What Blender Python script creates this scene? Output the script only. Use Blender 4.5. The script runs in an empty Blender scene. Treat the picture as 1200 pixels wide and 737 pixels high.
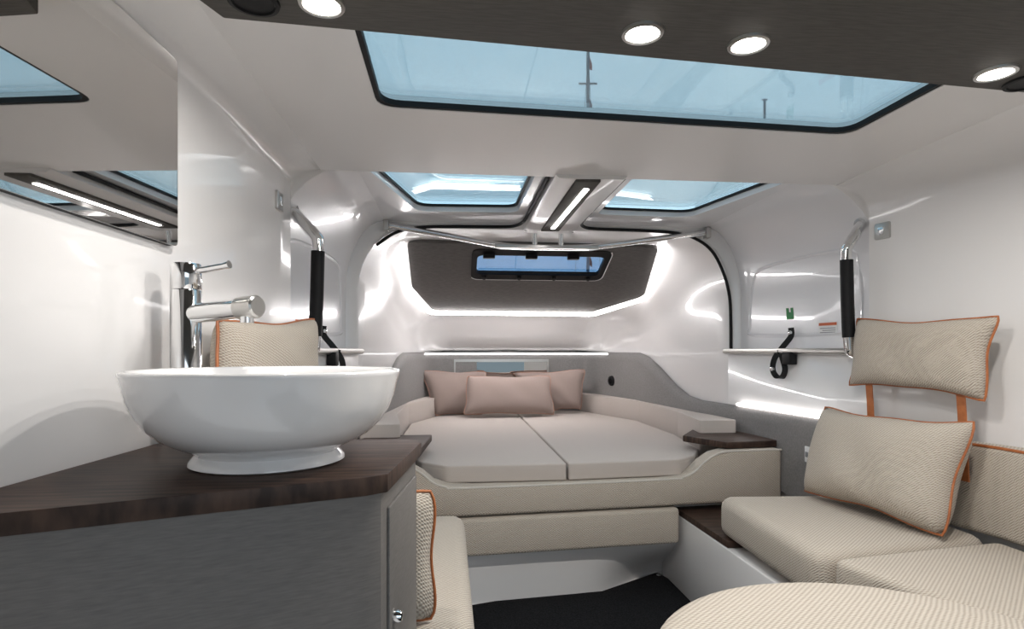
import bpy, bmesh, math, random
from mathutils import Vector, Matrix
from mathutils.geometry import tessellate_polygon

random.seed(4)
SC = bpy.context.scene
COL = SC.collection

# ------------------------------------------------------------------ camera
CAM = Vector((-0.43, 0.0, 0.96))          # boat frame: X=0 centreline, Y to the bow, Z=0 cabin sole
FPX = 680.0                                # focal length in pixels of the 1200 px wide frame
S = 0.0977; CC = math.sqrt(1 - S * S)
HOR = 411.0
cd = bpy.data.cameras.new('camera'); cam = bpy.data.objects.new('camera', cd); COL.objects.link(cam)
cam.location = CAM; cam.rotation_euler = (math.pi / 2, 0, -math.asin(S))
cd.sensor_width = 36.0; cd.lens = FPX / 1200 * 36; cd.shift_y = (HOR - 368.5) / 1200
cd.clip_start = 0.02; cd.clip_end = 500
SC.camera = cam

# ------------------------------------------------------------------ world / exposure
SKY_STRENGTH = 1.8
w = bpy.data.worlds.new('sky'); SC.world = w; w.use_nodes = True
nt = w.node_tree; nt.nodes.clear()
wo = nt.nodes.new('ShaderNodeOutputWorld'); bg = nt.nodes.new('ShaderNodeBackground')
tc = nt.nodes.new('ShaderNodeTexCoord'); nz = nt.nodes.new('ShaderNodeTexNoise')
nz.inputs['Scale'].default_value = 2.2; nz.inputs['Detail'].default_value = 5; nz.inputs['Roughness'].default_value = 0.55
cr = nt.nodes.new('ShaderNodeValToRGB')
cr.color_ramp.elements[0].position = 0.40; cr.color_ramp.elements[0].color = (0.60, 0.74, 0.86, 1)
cr.color_ramp.elements[1].position = 0.72; cr.color_ramp.elements[1].color = (0.86, 0.92, 0.97, 1)
nt.links.new(tc.outputs['Generated'], nz.inputs['Vector']); nt.links.new(nz.outputs['Fac'], cr.inputs['Fac'])
sx = nt.nodes.new('ShaderNodeSeparateXYZ'); nt.links.new(tc.outputs['Generated'], sx.inputs[0])
hr = nt.nodes.new('ShaderNodeMapRange'); hr.inputs['From Min'].default_value = -0.02; hr.inputs['From Max'].default_value = 0.02
nt.links.new(sx.outputs['Z'], hr.inputs['Value'])
mx = nt.nodes.new('ShaderNodeMix'); mx.data_type = 'RGBA'
nt.links.new(hr.outputs[0], mx.inputs['Factor']); mx.inputs['A'].default_value = (0.10, 0.13, 0.15, 1)
nt.links.new(cr.outputs['Color'], mx.inputs['B']); nt.links.new(mx.outputs['Result'], bg.inputs['Color'])
bg.inputs['Strength'].default_value = SKY_STRENGTH
nt.links.new(bg.outputs[0], wo.inputs['Surface'])
vs = SC.view_settings
vs.view_transform = 'Standard'; vs.look = 'None'; vs.gamma = 1.0; vs.use_curve_mapping = False
vs.exposure = 0.28
DOWNLIGHT_W = 3.3
LED_STRENGTH = 32.0

# ------------------------------------------------------------------ pixel helpers (measuring the photograph)
def ray(px, py):
    a = (px - 600) / FPX; b = (HOR - py) / FPX
    return Vector((S + CC * a, CC - S * a, b))
def at_d(px, py, d): return CAM + ray(px, py) * d
def at_z(px, py, z): r = ray(px, py); return CAM + r * ((z - CAM.z) / r.z)
def at_x(px, py, x): r = ray(px, py); return CAM + r * ((x - CAM.x) / r.x)
def at_y(px, py, y): r = ray(px, py); return CAM + r * ((y - CAM.y) / r.y)

# ------------------------------------------------------------------ materials
def mat(name, col, rough=0.5, metal=0.0, coat=0.0, emit=None, es=0.0, spec=0.5):
    m = bpy.data.materials.new(name); m.use_nodes = True
    p = m.node_tree.nodes['Principled BSDF']
    p.inputs['Base Color'].default_value = (*col, 1); p.inputs['Roughness'].default_value = rough
    p.inputs['Metallic'].default_value = metal; p.inputs['Coat Weight'].default_value = coat
    p.inputs['Coat Roughness'].default_value = 0.04; p.inputs['Specular IOR Level'].default_value = spec
    if emit: p.inputs['Emission Color'].default_value = (*emit, 1); p.inputs['Emission Strength'].default_value = es
    return m
def N(m, t, **kw):
    n = m.node_tree.nodes.new(t)
    for k, v in kw.items(): setattr(n, k, v)
    return n
def L(m, a, b): m.node_tree.links.new(a, b)
def mathn(m, op, a, b=None):
    n = N(m, 'ShaderNodeMath', operation=op)
    for i, v in enumerate((a, b)):
        if v is None: continue
        if isinstance(v, (int, float)): n.inputs[i].default_value = v
        else: L(m, v, n.inputs[i])
    return n.outputs[0]
def noise_col(m, c0, c1, scale=(1, 1, 1), ns=5, detail=4, bump=0.0, rough=None, lo=0.35, hi=0.65):
    p = m.node_tree.nodes['Principled BSDF']
    t = N(m, 'ShaderNodeTexCoord'); mp = N(m, 'ShaderNodeMapping'); mp.inputs['Scale'].default_value = scale
    n = N(m, 'ShaderNodeTexNoise'); n.inputs['Scale'].default_value = ns; n.inputs['Detail'].default_value = detail
    r = N(m, 'ShaderNodeValToRGB'); r.color_ramp.elements[0].position = lo; r.color_ramp.elements[1].position = hi
    r.color_ramp.elements[0].color = (*c0, 1); r.color_ramp.elements[1].color = (*c1, 1)
    L(m, t.outputs['Object'], mp.inputs[0]); L(m, mp.outputs[0], n.inputs['Vector']); L(m, n.outputs['Fac'], r.inputs[0])
    L(m, r.outputs[0], p.inputs['Base Color'])
    if bump:
        b = N(m, 'ShaderNodeBump'); b.inputs['Strength'].default_value = bump; b.inputs['Distance'].default_value = 0.002
        L(m, n.outputs['Fac'], b.inputs['Height']); L(m, b.outputs[0], p.inputs['Normal'])
    return m
def woven(name, c0, c1, pitch=0.008, bump=0.6, flat=0.0):
    m = mat(name, c0, 0.9, spec=0.15); p = m.node_tree.nodes['Principled BSDF']
    t = N(m, 'ShaderNodeTexCoord'); s = N(m, 'ShaderNodeSeparateXYZ'); L(m, t.outputs['Object'], s.inputs[0])
    X, Y, Z = s.outputs
    k = 2 * math.pi / pitch
    u = mathn(m, 'ADD', X, mathn(m, 'MULTIPLY', Y, 0.35)); v = mathn(m, 'ADD', Z, mathn(m, 'MULTIPLY', Y, 0.94))
    nse = N(m, 'ShaderNodeTexNoise'); nse.inputs['Scale'].default_value = 60; L(m, t.outputs['Object'], nse.inputs['Vector'])
    jit = mathn(m, 'MULTIPLY', nse.outputs['Fac'], 5.0)
    a = mathn(m, 'SINE', mathn(m, 'ADD', mathn(m, 'MULTIPLY', u, k * 0.62), jit))
    b = mathn(m, 'SINE', mathn(m, 'ADD', mathn(m, 'MULTIPLY', v, k), jit))
    h = mathn(m, 'ADD', mathn(m, 'MULTIPLY', mathn(m, 'MULTIPLY', a, b), 0.5), 0.5)
    r = N(m, 'ShaderNodeValToRGB'); r.color_ramp.elements[0].position = 0.15; r.color_ramp.elements[1].position = 0.75
    r.color_ramp.elements[0].color = (*c1, 1); r.color_ramp.elements[1].color = (*c0, 1)
    L(m, h, r.inputs[0]); L(m, r.outputs[0], p.inputs['Base Color'])
    bp = N(m, 'ShaderNodeBump'); bp.inputs['Strength'].default_value = bump; bp.inputs['Distance'].default_value = 0.0015
    L(m, h, bp.inputs['Height']); L(m, bp.outputs[0], p.inputs['Normal'])
    p.inputs['Sheen Weight'].default_value = 0.15
    return m
def pane(name, tint, gloss=0.75):
    m = bpy.data.materials.new(name); m.use_nodes = True; n = m.node_tree; n.nodes.clear()
    o = N(m, 'ShaderNodeOutputMaterial'); tr = N(m, 'ShaderNodeBsdfTransparent'); tr.inputs[0].default_value = (*tint, 1)
    g = N(m, 'ShaderNodeBsdfGlossy'); g.inputs['Roughness'].default_value = 0.02
    f = N(m, 'ShaderNodeFresnel'); f.inputs[0].default_value = 1.45
    mxs = N(m, 'ShaderNodeMixShader'); L(m, mathn(m, 'MULTIPLY', f.outputs[0], gloss), mxs.inputs[0])
    L(m, tr.outputs[0], mxs.inputs[1]); L(m, g.outputs[0], mxs.inputs[2]); L(m, mxs.outputs[0], o.inputs[0])
    return m

GEL = mat('white_gelcoat', (0.84, 0.825, 0.82), 0.26, coat=0.5)
GELB = mat('white_gelcoat_door', (0.80, 0.80, 0.82), 0.2, coat=0.6)
CEIL = mat('white_headliner', (0.78, 0.762, 0.755), 0.3, coat=0.25)
PORC = mat('porcelain', (0.86, 0.85, 0.85), 0.08, coat=0.8)
FAB = woven('beige_weave', (0.60, 0.54, 0.465), (0.355, 0.30, 0.245), 0.0072, 0.7)
FABM = woven('beige_plain', (0.58, 0.525, 0.485), (0.47, 0.415, 0.38), 0.004, 0.3)
FABP = woven('taupe_pillow', (0.34, 0.27, 0.245), (0.265, 0.205, 0.183), 0.004, 0.3)
ORANGE = noise_col(mat('orange_leather', (0.42, 0.13, 0.04), 0.5), (0.36, 0.11, 0.035), (0.47, 0.16, 0.055), ns=40)
ROSE = mat('rose_piping', (0.40, 0.22, 0.16), 0.6)
PIPE = mat('pale_piping', (0.56, 0.52, 0.47), 0.7)
GREYF = noise_col(mat('grey_upholstery', (0.2, 0.19, 0.19), 0.75), (0.20, 0.192, 0.190), (0.25, 0.24, 0.237), ns=140, bump=0.15)
LINEN = noise_col(mat('grey_linen_laminate', (0.2, 0.2, 0.2), 0.45), (0.122, 0.115, 0.110), (0.185, 0.174, 0.165), scale=(1, 1, 9), ns=45, detail=5, bump=0.08, lo=0.2, hi=0.8)
LINENC = noise_col(mat('dark_ceiling_textile', (0.08, 0.075, 0.07), 0.8), (0.060, 0.055, 0.049), (0.085, 0.078, 0.070), scale=(3, 30, 1), ns=8, detail=5, bump=0.1)
PANELG = noise_col(mat('dark_bulkhead_textile', (0.10, 0.09, 0.085), 0.8), (0.105, 0.097, 0.092), (0.14, 0.13, 0.123), scale=(4, 18, 18), ns=10, detail=4, bump=0.1)
WOOD = noise_col(mat('wenge_wood', (0.05, 0.03, 0.025), 0.5, spec=0.3), (0.020, 0.011, 0.008), (0.072, 0.042, 0.030), scale=(2.5, 30, 4), ns=4, detail=8, bump=0.12)
CHROME = mat('chrome', (0.78, 0.78, 0.78), 0.07, 1.0)
STEEL = mat('brushed_steel', (0.55, 0.54, 0.52), 0.28, 1.0)
BLACK = mat('black_rubber', (0.006, 0.006, 0.007), 0.55, spec=0.25)
FRIT = mat('black_glass_border', (0.008, 0.009, 0.01), 0.1)
CARPET = noise_col(mat('black_carpet', (0.01, 0.01, 0.01), 0.95, spec=0.1), (0.006, 0.006, 0.007), (0.02, 0.02, 0.022), ns=220, bump=0.6)
MIRROR = mat('mirror_silver', (0.80, 0.79, 0.77), 0.015, 1.0)
LED = mat('led_white', (1, 1, 1), 0.4, emit=(1.0, 0.97, 0.97), es=LED_STRENGTH)
LEDH = mat('led_halo_side', (1, 1, 1), 0.4, emit=(1.0, 0.97, 0.97), es=6.0)
LEDL = mat('led_line', (1, 1, 1), 0.4, emit=(1.0, 0.96, 0.94), es=18.0)
LEDT = mat('led_headboard', (1, 1, 1), 0.4, emit=(1.0, 0.97, 0.96), es=3.0)
LEDS = mat('led_soft', (1, 1, 1), 0.4, emit=(1.0, 0.95, 0.93), es=5.0)
LAMP = mat('downlight_lens', (1, 1, 1), 0.4, emit=(1.0, 0.95, 0.86), es=14.0)
GREEN = mat('green_sticker', (0.008, 0.20, 0.05), 0.5)
WHITEP = mat('white_print', (0.8, 0.8, 0.8), 0.5)
ORP = mat('orange_print', (0.62, 0.13, 0.04), 0.5)
GREYP = mat('grey_print', (0.25, 0.25, 0.27), 0.5)
GLASS = pane('tinted_roof_glass', (0.77, 0.885, 0.92))
GLASSD = pane('tinted_bow_glass', (0.38, 0.50, 0.62), 0.2)
MASTM = mat('mast_paint', (0.16, 0.20, 0.24), 0.5)
RED = mat('red_flag_cloth', (0.30, 0.03, 0.04), 0.8)

# ------------------------------------------------------------------ mesh helpers
def link(name, me, m, parent=None, smooth=35):
    o = bpy.data.objects.new(name, me); COL.objects.link(o)
    if m: me.materials.append(m)
    if smooth:
        for p in me.polygons: p.use_smooth = True
        me.set_sharp_from_angle(angle=math.radians(smooth))
    if parent is not None:
        o.parent = parent; o.matrix_parent_inverse = Matrix.Identity(4)
        o.location = -parent.location if parent.rotation_euler.z == 0 else o.location
    return o
def obj(name, bm, m, parent=None, smooth=35, recalc=True):
    if recalc: bmesh.ops.recalc_face_normals(bm, faces=bm.faces)
    me = bpy.data.meshes.new(name); bm.to_mesh(me); bm.free()
    return link(name, me, m, parent, smooth)
def tag(o, label, cat, group=None, kind=None):
    o['label'] = label
    if cat: o['category'] = cat
    if group: o['group'] = group
    if kind: o['kind'] = kind
    return o
def thing(name, label, cat, loc=(0, 0, 0), group=None, kind=None):
    o = bpy.data.objects.new(name, None); COL.objects.link(o); o.location = loc; o.empty_display_size = 0.05
    return tag(o, label, cat, group, kind)

def loft(bm, rings, closed=False):
    vs_ = [[bm.verts.new(p) for p in r] for r in rings]
    n = len(rings[0])
    for a, b in zip(vs_, vs_[1:]):
        for i in range(n if closed else n - 1):
            j = (i + 1) % n
            try: bm.faces.new((a[i], a[j], b[j], b[i]))
            except ValueError: pass
    return vs_
def fill_hole(bm, outer, holes):
    loops = [[Vector(p) for p in outer]] + [[Vector(p) for p in h] for h in holes]
    flat = [p for l in loops for p in l]
    tris = tessellate_polygon(loops)
    vv = [bm.verts.new(p) for p in flat]
    for t in tris:
        try: bm.faces.new([vv[i] for i in t])
        except ValueError: pass
def rpoly(pts, r, n=5):
    """round the corners of a 2-D polygon; r may be a list"""
    out = []; k = len(pts)
    for i in range(k):
        p = Vector(pts[i]).to_2d(); a = Vector(pts[i - 1]).to_2d(); b = Vector(pts[(i + 1) % k]).to_2d()
        ri = r[i] if isinstance(r, (list, tuple)) else r
        if ri <= 0: out.append(p); continue
        va = (a - p); vb = (b - p); la = va.length; lb = vb.length; va.normalize(); vb.normalize()
        ang = math.acos(max(-1, min(1, va.dot(vb))))
        t = min(ri / max(math.tan(ang / 2), 1e-3), la * 0.48, lb * 0.48)
        for j in range(n + 1):
            s = j / n
            q0 = p + va * t; q2 = p + vb * t
            out.append(q0 * (1 - s) ** 2 + p * 2 * s * (1 - s) + q2 * s * s)
    return [(q.x, q.y) for q in out]
def prism(bm, poly, z0, z1, bev=0.0, seg=3, axis='z', f=None):
    def P(x, y, z):
        if f: return f(x, y, z)
        return (x, y, z) if axis == 'z' else (x, z, y) if axis == 'y' else (z, x, y)
    lo = [bm.verts.new(P(x, y, z0)) for x, y in poly]; hi = [bm.verts.new(P(x, y, z1)) for x, y in poly]
    fs = [bm.faces.new(lo[::-1]), bm.faces.new(hi)]
    n = len(poly)
    for i in range(n): fs.append(bm.faces.new((lo[i], lo[(i + 1) % n], hi[(i + 1) % n], hi[i])))
    if bev:
        es = list({e for f_ in fs[:2] for e in f_.edges})
        bmesh.ops.recalc_face_normals(bm, faces=fs)
        es += [e for e in fs[0].verts[0].link_edges if 0]
        side = [e for e in bm.edges if e not in es and e.is_valid and len(e.link_faces) == 2 and e.calc_face_angle(0) > 0.6 and all(fc in fs for fc in e.link_faces)]
        bmesh.ops.bevel(bm, geom=es + side, offset=bev, segments=seg, profile=0.5, affect='EDGES', clamp_overlap=True)
def box(bm, x0, x1, y0, y1, z0, z1, bev=0.0, seg=2):
    prism(bm, [(x0, y0), (x1, y0), (x1, y1), (x0, y1)], z0, z1, bev, seg)
def tube(bm, pts, r, n=8, closed=False, caps=True):
    pts = [Vector(p) for p in pts]; k = len(pts); rings = []; up = None
    for i, p in enumerate(pts):
        if closed: t = pts[(i + 1) % k] - pts[i - 1]
        else: t = pts[min(i + 1, k - 1)] - pts[max(i - 1, 0)]
        t.normalize()
        if up is None:
            up = Vector((0, 0, 1)) if abs(t.z) < 0.9 else Vector((1, 0, 0))
        up = (up - t * up.dot(t))
        if up.length < 1e-4: up = t.orthogonal()
        up.normalize(); s = t.cross(up)
        rr = r[i] if isinstance(r, (list, tuple)) else r
        rings.append([p + (up * math.cos(2 * math.pi * j / n) + s * math.sin(2 * math.pi * j / n)) * rr for j in range(n)])
    if closed: rings.append(rings[0])
    vv = loft(bm, rings, True)
    if caps and not closed:
        bm.faces.new(vv[0][::-1]); bm.faces.new(vv[-1])
    if closed: bmesh.ops.remove_doubles(bm, verts=bm.verts, dist=1e-6)
def smooth_path(pts, n=6, closed=False):
    """Catmull-Rom through points"""
    P = [Vector(p) for p in pts]; out = []; k = len(P)
    rng = k if closed else k - 1
    for i in range(rng):
        a = P[(i - 1) % k] if closed or i > 0 else P[0]; b = P[i]; c = P[(i + 1) % k]
        d = P[(i + 2) % k] if closed or i + 2 < k else P[-1]
        for j in range(n):
            t = j / n
            out.append(0.5 * ((2 * b) + (c - a) * t + (2 * a - 5 * b + 4 * c - d) * t * t + (3 * b - a - 3 * c + d) * t ** 3))
    if not closed: out.append(P[-1])
    return out
def lathe(bm, prof, c=(0, 0, 0), n=48, axis=None):
    c = Vector(c); q = Vector((0, 0, 1)).rotation_difference(Vector(axis)) if axis else None
    rings = []
    for r, z in prof:
        ring = []
        for j in range(n):
            a = 2 * math.pi * j / n; v = Vector((r * math.cos(a), r * math.sin(a), z))
            ring.append(c + (q @ v if q else v))
        rings.append(ring)
    vv = loft(bm, rings, True)
    if prof[0][0] > 1e-5: bm.faces.new(vv[0][::-1])
    if prof[-1][0] > 1e-5: bm.faces.new(vv[-1])
    bmesh.ops.remove_doubles(bm, verts=bm.verts, dist=1e-6)
def interp(tab, y):
    for (a, va), (b, vb) in zip(tab, tab[1:]):
        if y <= b: return va + (vb - va) * max(0, min(1, (y - a) / (b - a)))
    return tab[-1][1]

# ------------------------------------------------------------------ THE SETTING
WL = [(-0.6, 1.045), (1.3, 0.931), (1.6, 0.935), (1.83, 0.93), (2.65, 0.86), (3.0, 0.83), (3.65, 0.76), (4.0, 0.68), (4.32, 0.56)]
WR = [(-0.6, 1.08), (1.35, 1.08), (1.6, 1.02), (1.83, 0.96), (2.3, 0.91), (2.65, 0.865), (3.0, 0.83), (3.65, 0.76), (4.0, 0.68), (4.32, 0.56)]
def hw(s, y): return interp(WR if s > 0 else WL, y)
ZCV = {-1: 1.475, 1: 1.43}; XIN = 0.84; ZC = 1.515; SILL = 0.955; YA = 1.83; YB = 2.65; ZDOOR = 1.54; XSP = 0.115
def arc(x0, z0, x1, z1, n=8):
    # elliptical quarter from a vertical tangent at (x0,z0) to a horizontal tangent at (x1,z1)
    return [(x1 + (x0 - x1) * math.cos(math.pi / 2 * i / n), z0 + (z1 - z0) * math.sin(math.pi / 2 * i / n)) for i in range(n + 1)]
def linerw(s, y): f = (y - YA) / (YB - YA); return hw(s, YA) * (1 - f) + hw(s, YB) * f + 0.07 - 0.02 * f
def P3(s, prof, y): return [(s * x, y, z) for x, z in prof]

# floor
bm = bmesh.new(); box(bm, -1.2, 1.2, -0.7, 4.4, -0.05, 0.0)
tag(obj('floor', bm, GEL), 'white moulded cabin sole under the black carpet', 'floor', kind='structure')

for s, side in ((-1, 'left'), (1, 'right')):
    bm = bmesh.new()
    # aft part with a coved top
    rings = []
    for y in (-0.6, -0.2, 0.3, 0.8, 1.1, 1.35, 1.48, 1.6, 1.72, YA):
        W = hw(s, y)
        rings.append(P3(s, [(W, 0), (W, 0.5), (W, SILL)] + [(W, 1.15)] + arc(W, ZCV[s], XIN, ZC), y))
    loft(bm, rings)
    # lower wall below the door and along the berth
    rings = [P3(s, [(hw(s, y), 0), (hw(s, y), 0.6), (hw(s, y), SILL - 0.012), (hw(s, y) + 0.012, SILL), (hw(s, y) + 0.11, SILL)], y) for y in (YA, 2.1, 2.4, YB)]
    loft(bm, rings)
    # aft jamb of the door: from aft profile out to door profile
    W = hw(s, YA)
    pa = [(W, SILL), (W, 1.15)] + arc(W, ZCV[s], XIN, ZC) + [(XSP, ZC)]
    WD = linerw(s, YA + 0.02)
    pd = [(WD, SILL), (WD, 1.12)] + arc(WD, 1.22, 0.74, ZDOOR) + [(XSP, ZDOOR)]
    pm = [((a[0] * 0.75 + b[0] * 0.25) , (a[1] * 0.75 + b[1] * 0.25)) for a, b in zip(pa, pd)]
    loft(bm, [P3(s, pa, YA), P3(s, pm, YA + 0.012), P3(s, pd, YA + 0.02)])
    # forward jamb
    W2 = hw(s, YB)
    pf = [(W2, SILL), (W2, 1.12)] + arc(W2, 1.24, 0.62, ZC) + [(XSP, ZC)]
    WD = linerw(s, YB - 0.02)
    pd2 = [(WD, SILL), (WD, 1.12)] + arc(WD, 1.22, 0.74, ZDOOR) + [(XSP, ZDOOR)]
    pm2 = [((a[0] * 0.8 + b[0] * 0.2), (a[1] * 0.8 + b[1] * 0.2)) for a, b in zip(pf, pd2)]
    loft(bm, [P3(s, pd2, YB - 0.02), P3(s, pm2, YB - 0.01), P3(s, pf, YB)])
    # forward cuddy side
    stn = [(YB, 1.24, 0.62, ZC), (2.78, 1.23, 0.60, 1.51), (2.95, 1.20, 0.58, 1.50), (3.3, 1.10, 0.57, 1.35), (3.65, 1.00, 0.56, 1.20), (3.85, 0.98, 0.53, 1.205), (3.98, 0.96, 0.50, 1.165), (4.08, 0.95, 0.475, 1.07), (4.16, 0.945, 0.45, 0.985), (4.24, 0.94, 0.43, 0.965), (4.32, 0.935, 0.42, 0.96)]
    rings = []
    for y, zt, xi, zc in stn:
        W = hw(s, y)
        rings.append(P3(s, [(W, 0), (W, 0.5), (W, zt - 0.12)] + arc(W, zt, xi, zc, 10), y))
    loft(bm, rings)
    bmesh.ops.remove_doubles(bm, verts=bm.verts, dist=1e-5)
    tag(obj('wall_' + side, bm, GEL, smooth=50), 'glossy white moulded %s cabin side' % side, 'wall', kind='structure')

# ceiling
bm = bmesh.new()
hatch = rpoly([(-0.60, 0.55), (0.60, 0.55), (0.58, 1.405), (-0.605, 1.345)], 0.05)
fill_hole(bm, [(-XIN, -0.6, ZC), (XIN, -0.6, ZC), (XIN, YA, ZC), (-XIN, YA, ZC)], [[(x, y, ZC) for x, y in hatch]])
loft(bm, [[(x, y, ZC) for x, y in hatch], [(x, y, ZC + 0.03) for x, y in hatch]], True)
# spine between the doors
loft(bm, [[(-XSP, y, ZDOOR + 0.03), (-XSP, y, 1.512), (-XSP + 0.012, y, 1.503), (XSP - 0.012, y, 1.503), (XSP, y, 1.512), (XSP, y, ZDOOR + 0.03)] for y in (YA - 0.03, 2.2, YB + 0.005)])
bm.faces.new([bm.verts.new(p) for p in ((-XSP, YA - 0.03, ZC + 0.01), (-XSP, YA - 0.03, 1.512), (-XSP + 0.012, YA - 0.03, 1.503), (XSP - 0.012, YA - 0.03, 1.503), (XSP, YA - 0.03, 1.512), (XSP, YA - 0.03, ZC + 0.01))])
# headliner forward of the doors, then the raked coachroof front with the bow window hole
Q = [(0.62, YB, ZC), (0.60, 2.78, 1.51), (0.58, 2.95, 1.50)]
loft(bm, [[(-x, y, z), (0, y, z), (x, y, z)] for x, y, z in Q])
loft(bm, [[(-XSP, YB - 0.02, 1.503), (XSP, YB - 0.02, 1.503)], [(-XSP, YB + 0.005, ZC), (XSP, YB + 0.005, ZC)]])
# raked plane
RP0 = Vector((0, 2.95, 1.50)); RP1 = Vector((0, 3.65, 1.20)); RD = (RP1 - RP0).normalized(); RN = Vector((0, RD.z, -RD.y))  # RN points down / aft
def at_rake(px, py, off=0.0):
    o = RP0 + RN * off; r = ray(px, py); return CAM + r * ((o - CAM).dot(RN) / r.dot(RN))
def rake_uv(p): return (p.x, (p - RP0).dot(RD))
def rake_p(u, v, off=0.0): return RP0 + Vector((u, 0, 0)) + RD * v + RN * off
wp = [rake_uv(at_rake(px, py, 0.03)) for px, py in ((553, 292), (703, 292), (703, 326), (553, 323))]
wx0 = min(wp[0][0], wp[3][0]); wx1 = max(wp[1][0], wp[2][0]); wv0 = (wp[0][1] + wp[1][1]) / 2 - 0.02; wv1 = (wp[2][1] + wp[3][1]) / 2
WHOLE = [(wx0 - 0.05, wv0 - 0.04), (wx1 + 0.05, wv0 - 0.04), (wx1 + 0.05, wv1 + 0.10), (wx0 - 0.05, wv1 + 0.10)]
WINP = rpoly([(wx0, wv0), (wx1, wv0), (wx1, wv1), (wx0, wv1)], 0.05)
RL = (RP1 - RP0).length
fill_hole(bm, [rake_p(-0.58, 0), rake_p(-0.575, RL / 2), rake_p(-0.56, RL), rake_p(0.56, RL), rake_p(0.575, RL / 2), rake_p(0.58, 0)], [[rake_p(u, v) for u, v in WHOLE]])
loft(bm, [[(-x, y, z), (0, y, z), (x, y, z)] for x, y, z in ((0.56, 3.65, 1.20), (0.53, 3.85, 1.205), (0.50, 3.98, 1.165), (0.475, 4.08, 1.07), (0.45, 4.16, 0.985), (0.43, 4.24, 0.965), (0.42, 4.32, 0.96))])
tag(obj('ceiling', bm, CEIL, smooth=40), 'white cabin headliner with hatch openings and central spine', 'ceiling', kind='structure')

# front and back walls
bm = bmesh.new(); box(bm, -0.62, 0.62, 4.315, 4.36, 0, 1.0)
tag(obj('wall_front', bm, GEL), 'white bow end of the cabin behind the berth', 'wall', kind='structure')
bm = bmesh.new()
fill_hole(bm, [(-1.1, -0.6, 0), (1.1, -0.6, 0), (1.1, -0.6, 1.55), (-1.1, -0.6, 1.55)], [[(-0.45, -0.6, 0.05), (0.65, -0.6, 0.05), (0.65, -0.6, 1.47), (-0.45, -0.6, 1.47)]])
tag(obj('wall_back', bm, GEL), 'white aft bulkhead with open companionway', 'wall', kind='structure')

# ------------------------------------------------------------------ roof hatch
win = thing('window_1', 'wide tinted roof hatch pane with black seal ahead of dark ceiling panel', 'window', (0, 0, 0), kind='structure')
bm = bmesh.new(); prism(bm, [(x * 1.02, 0.98 + (y - 0.98) * 1.02) for x, y in hatch], ZC + 0.016, ZC + 0.022)
obj('pane', bm, GLASS, win)
bm = bmesh.new()
ins = [(x * 0.983, 0.98 + (y - 0.98) * 0.978) for x, y in hatch]
def ringbar(bm, a, b, z0, z1):
    loft(bm, [[(x, y, z0) for x, y in a], [(x, y, z0) for x, y in b], [(x, y, z1) for x, y in b], [(x, y, z1) for x, y in a], [(x, y, z0) for x, y in a]], True)
ringbar(bm, hatch, ins, ZC + 0.002, ZC + 0.015)
obj('seal', bm, BLACK, win)

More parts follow.
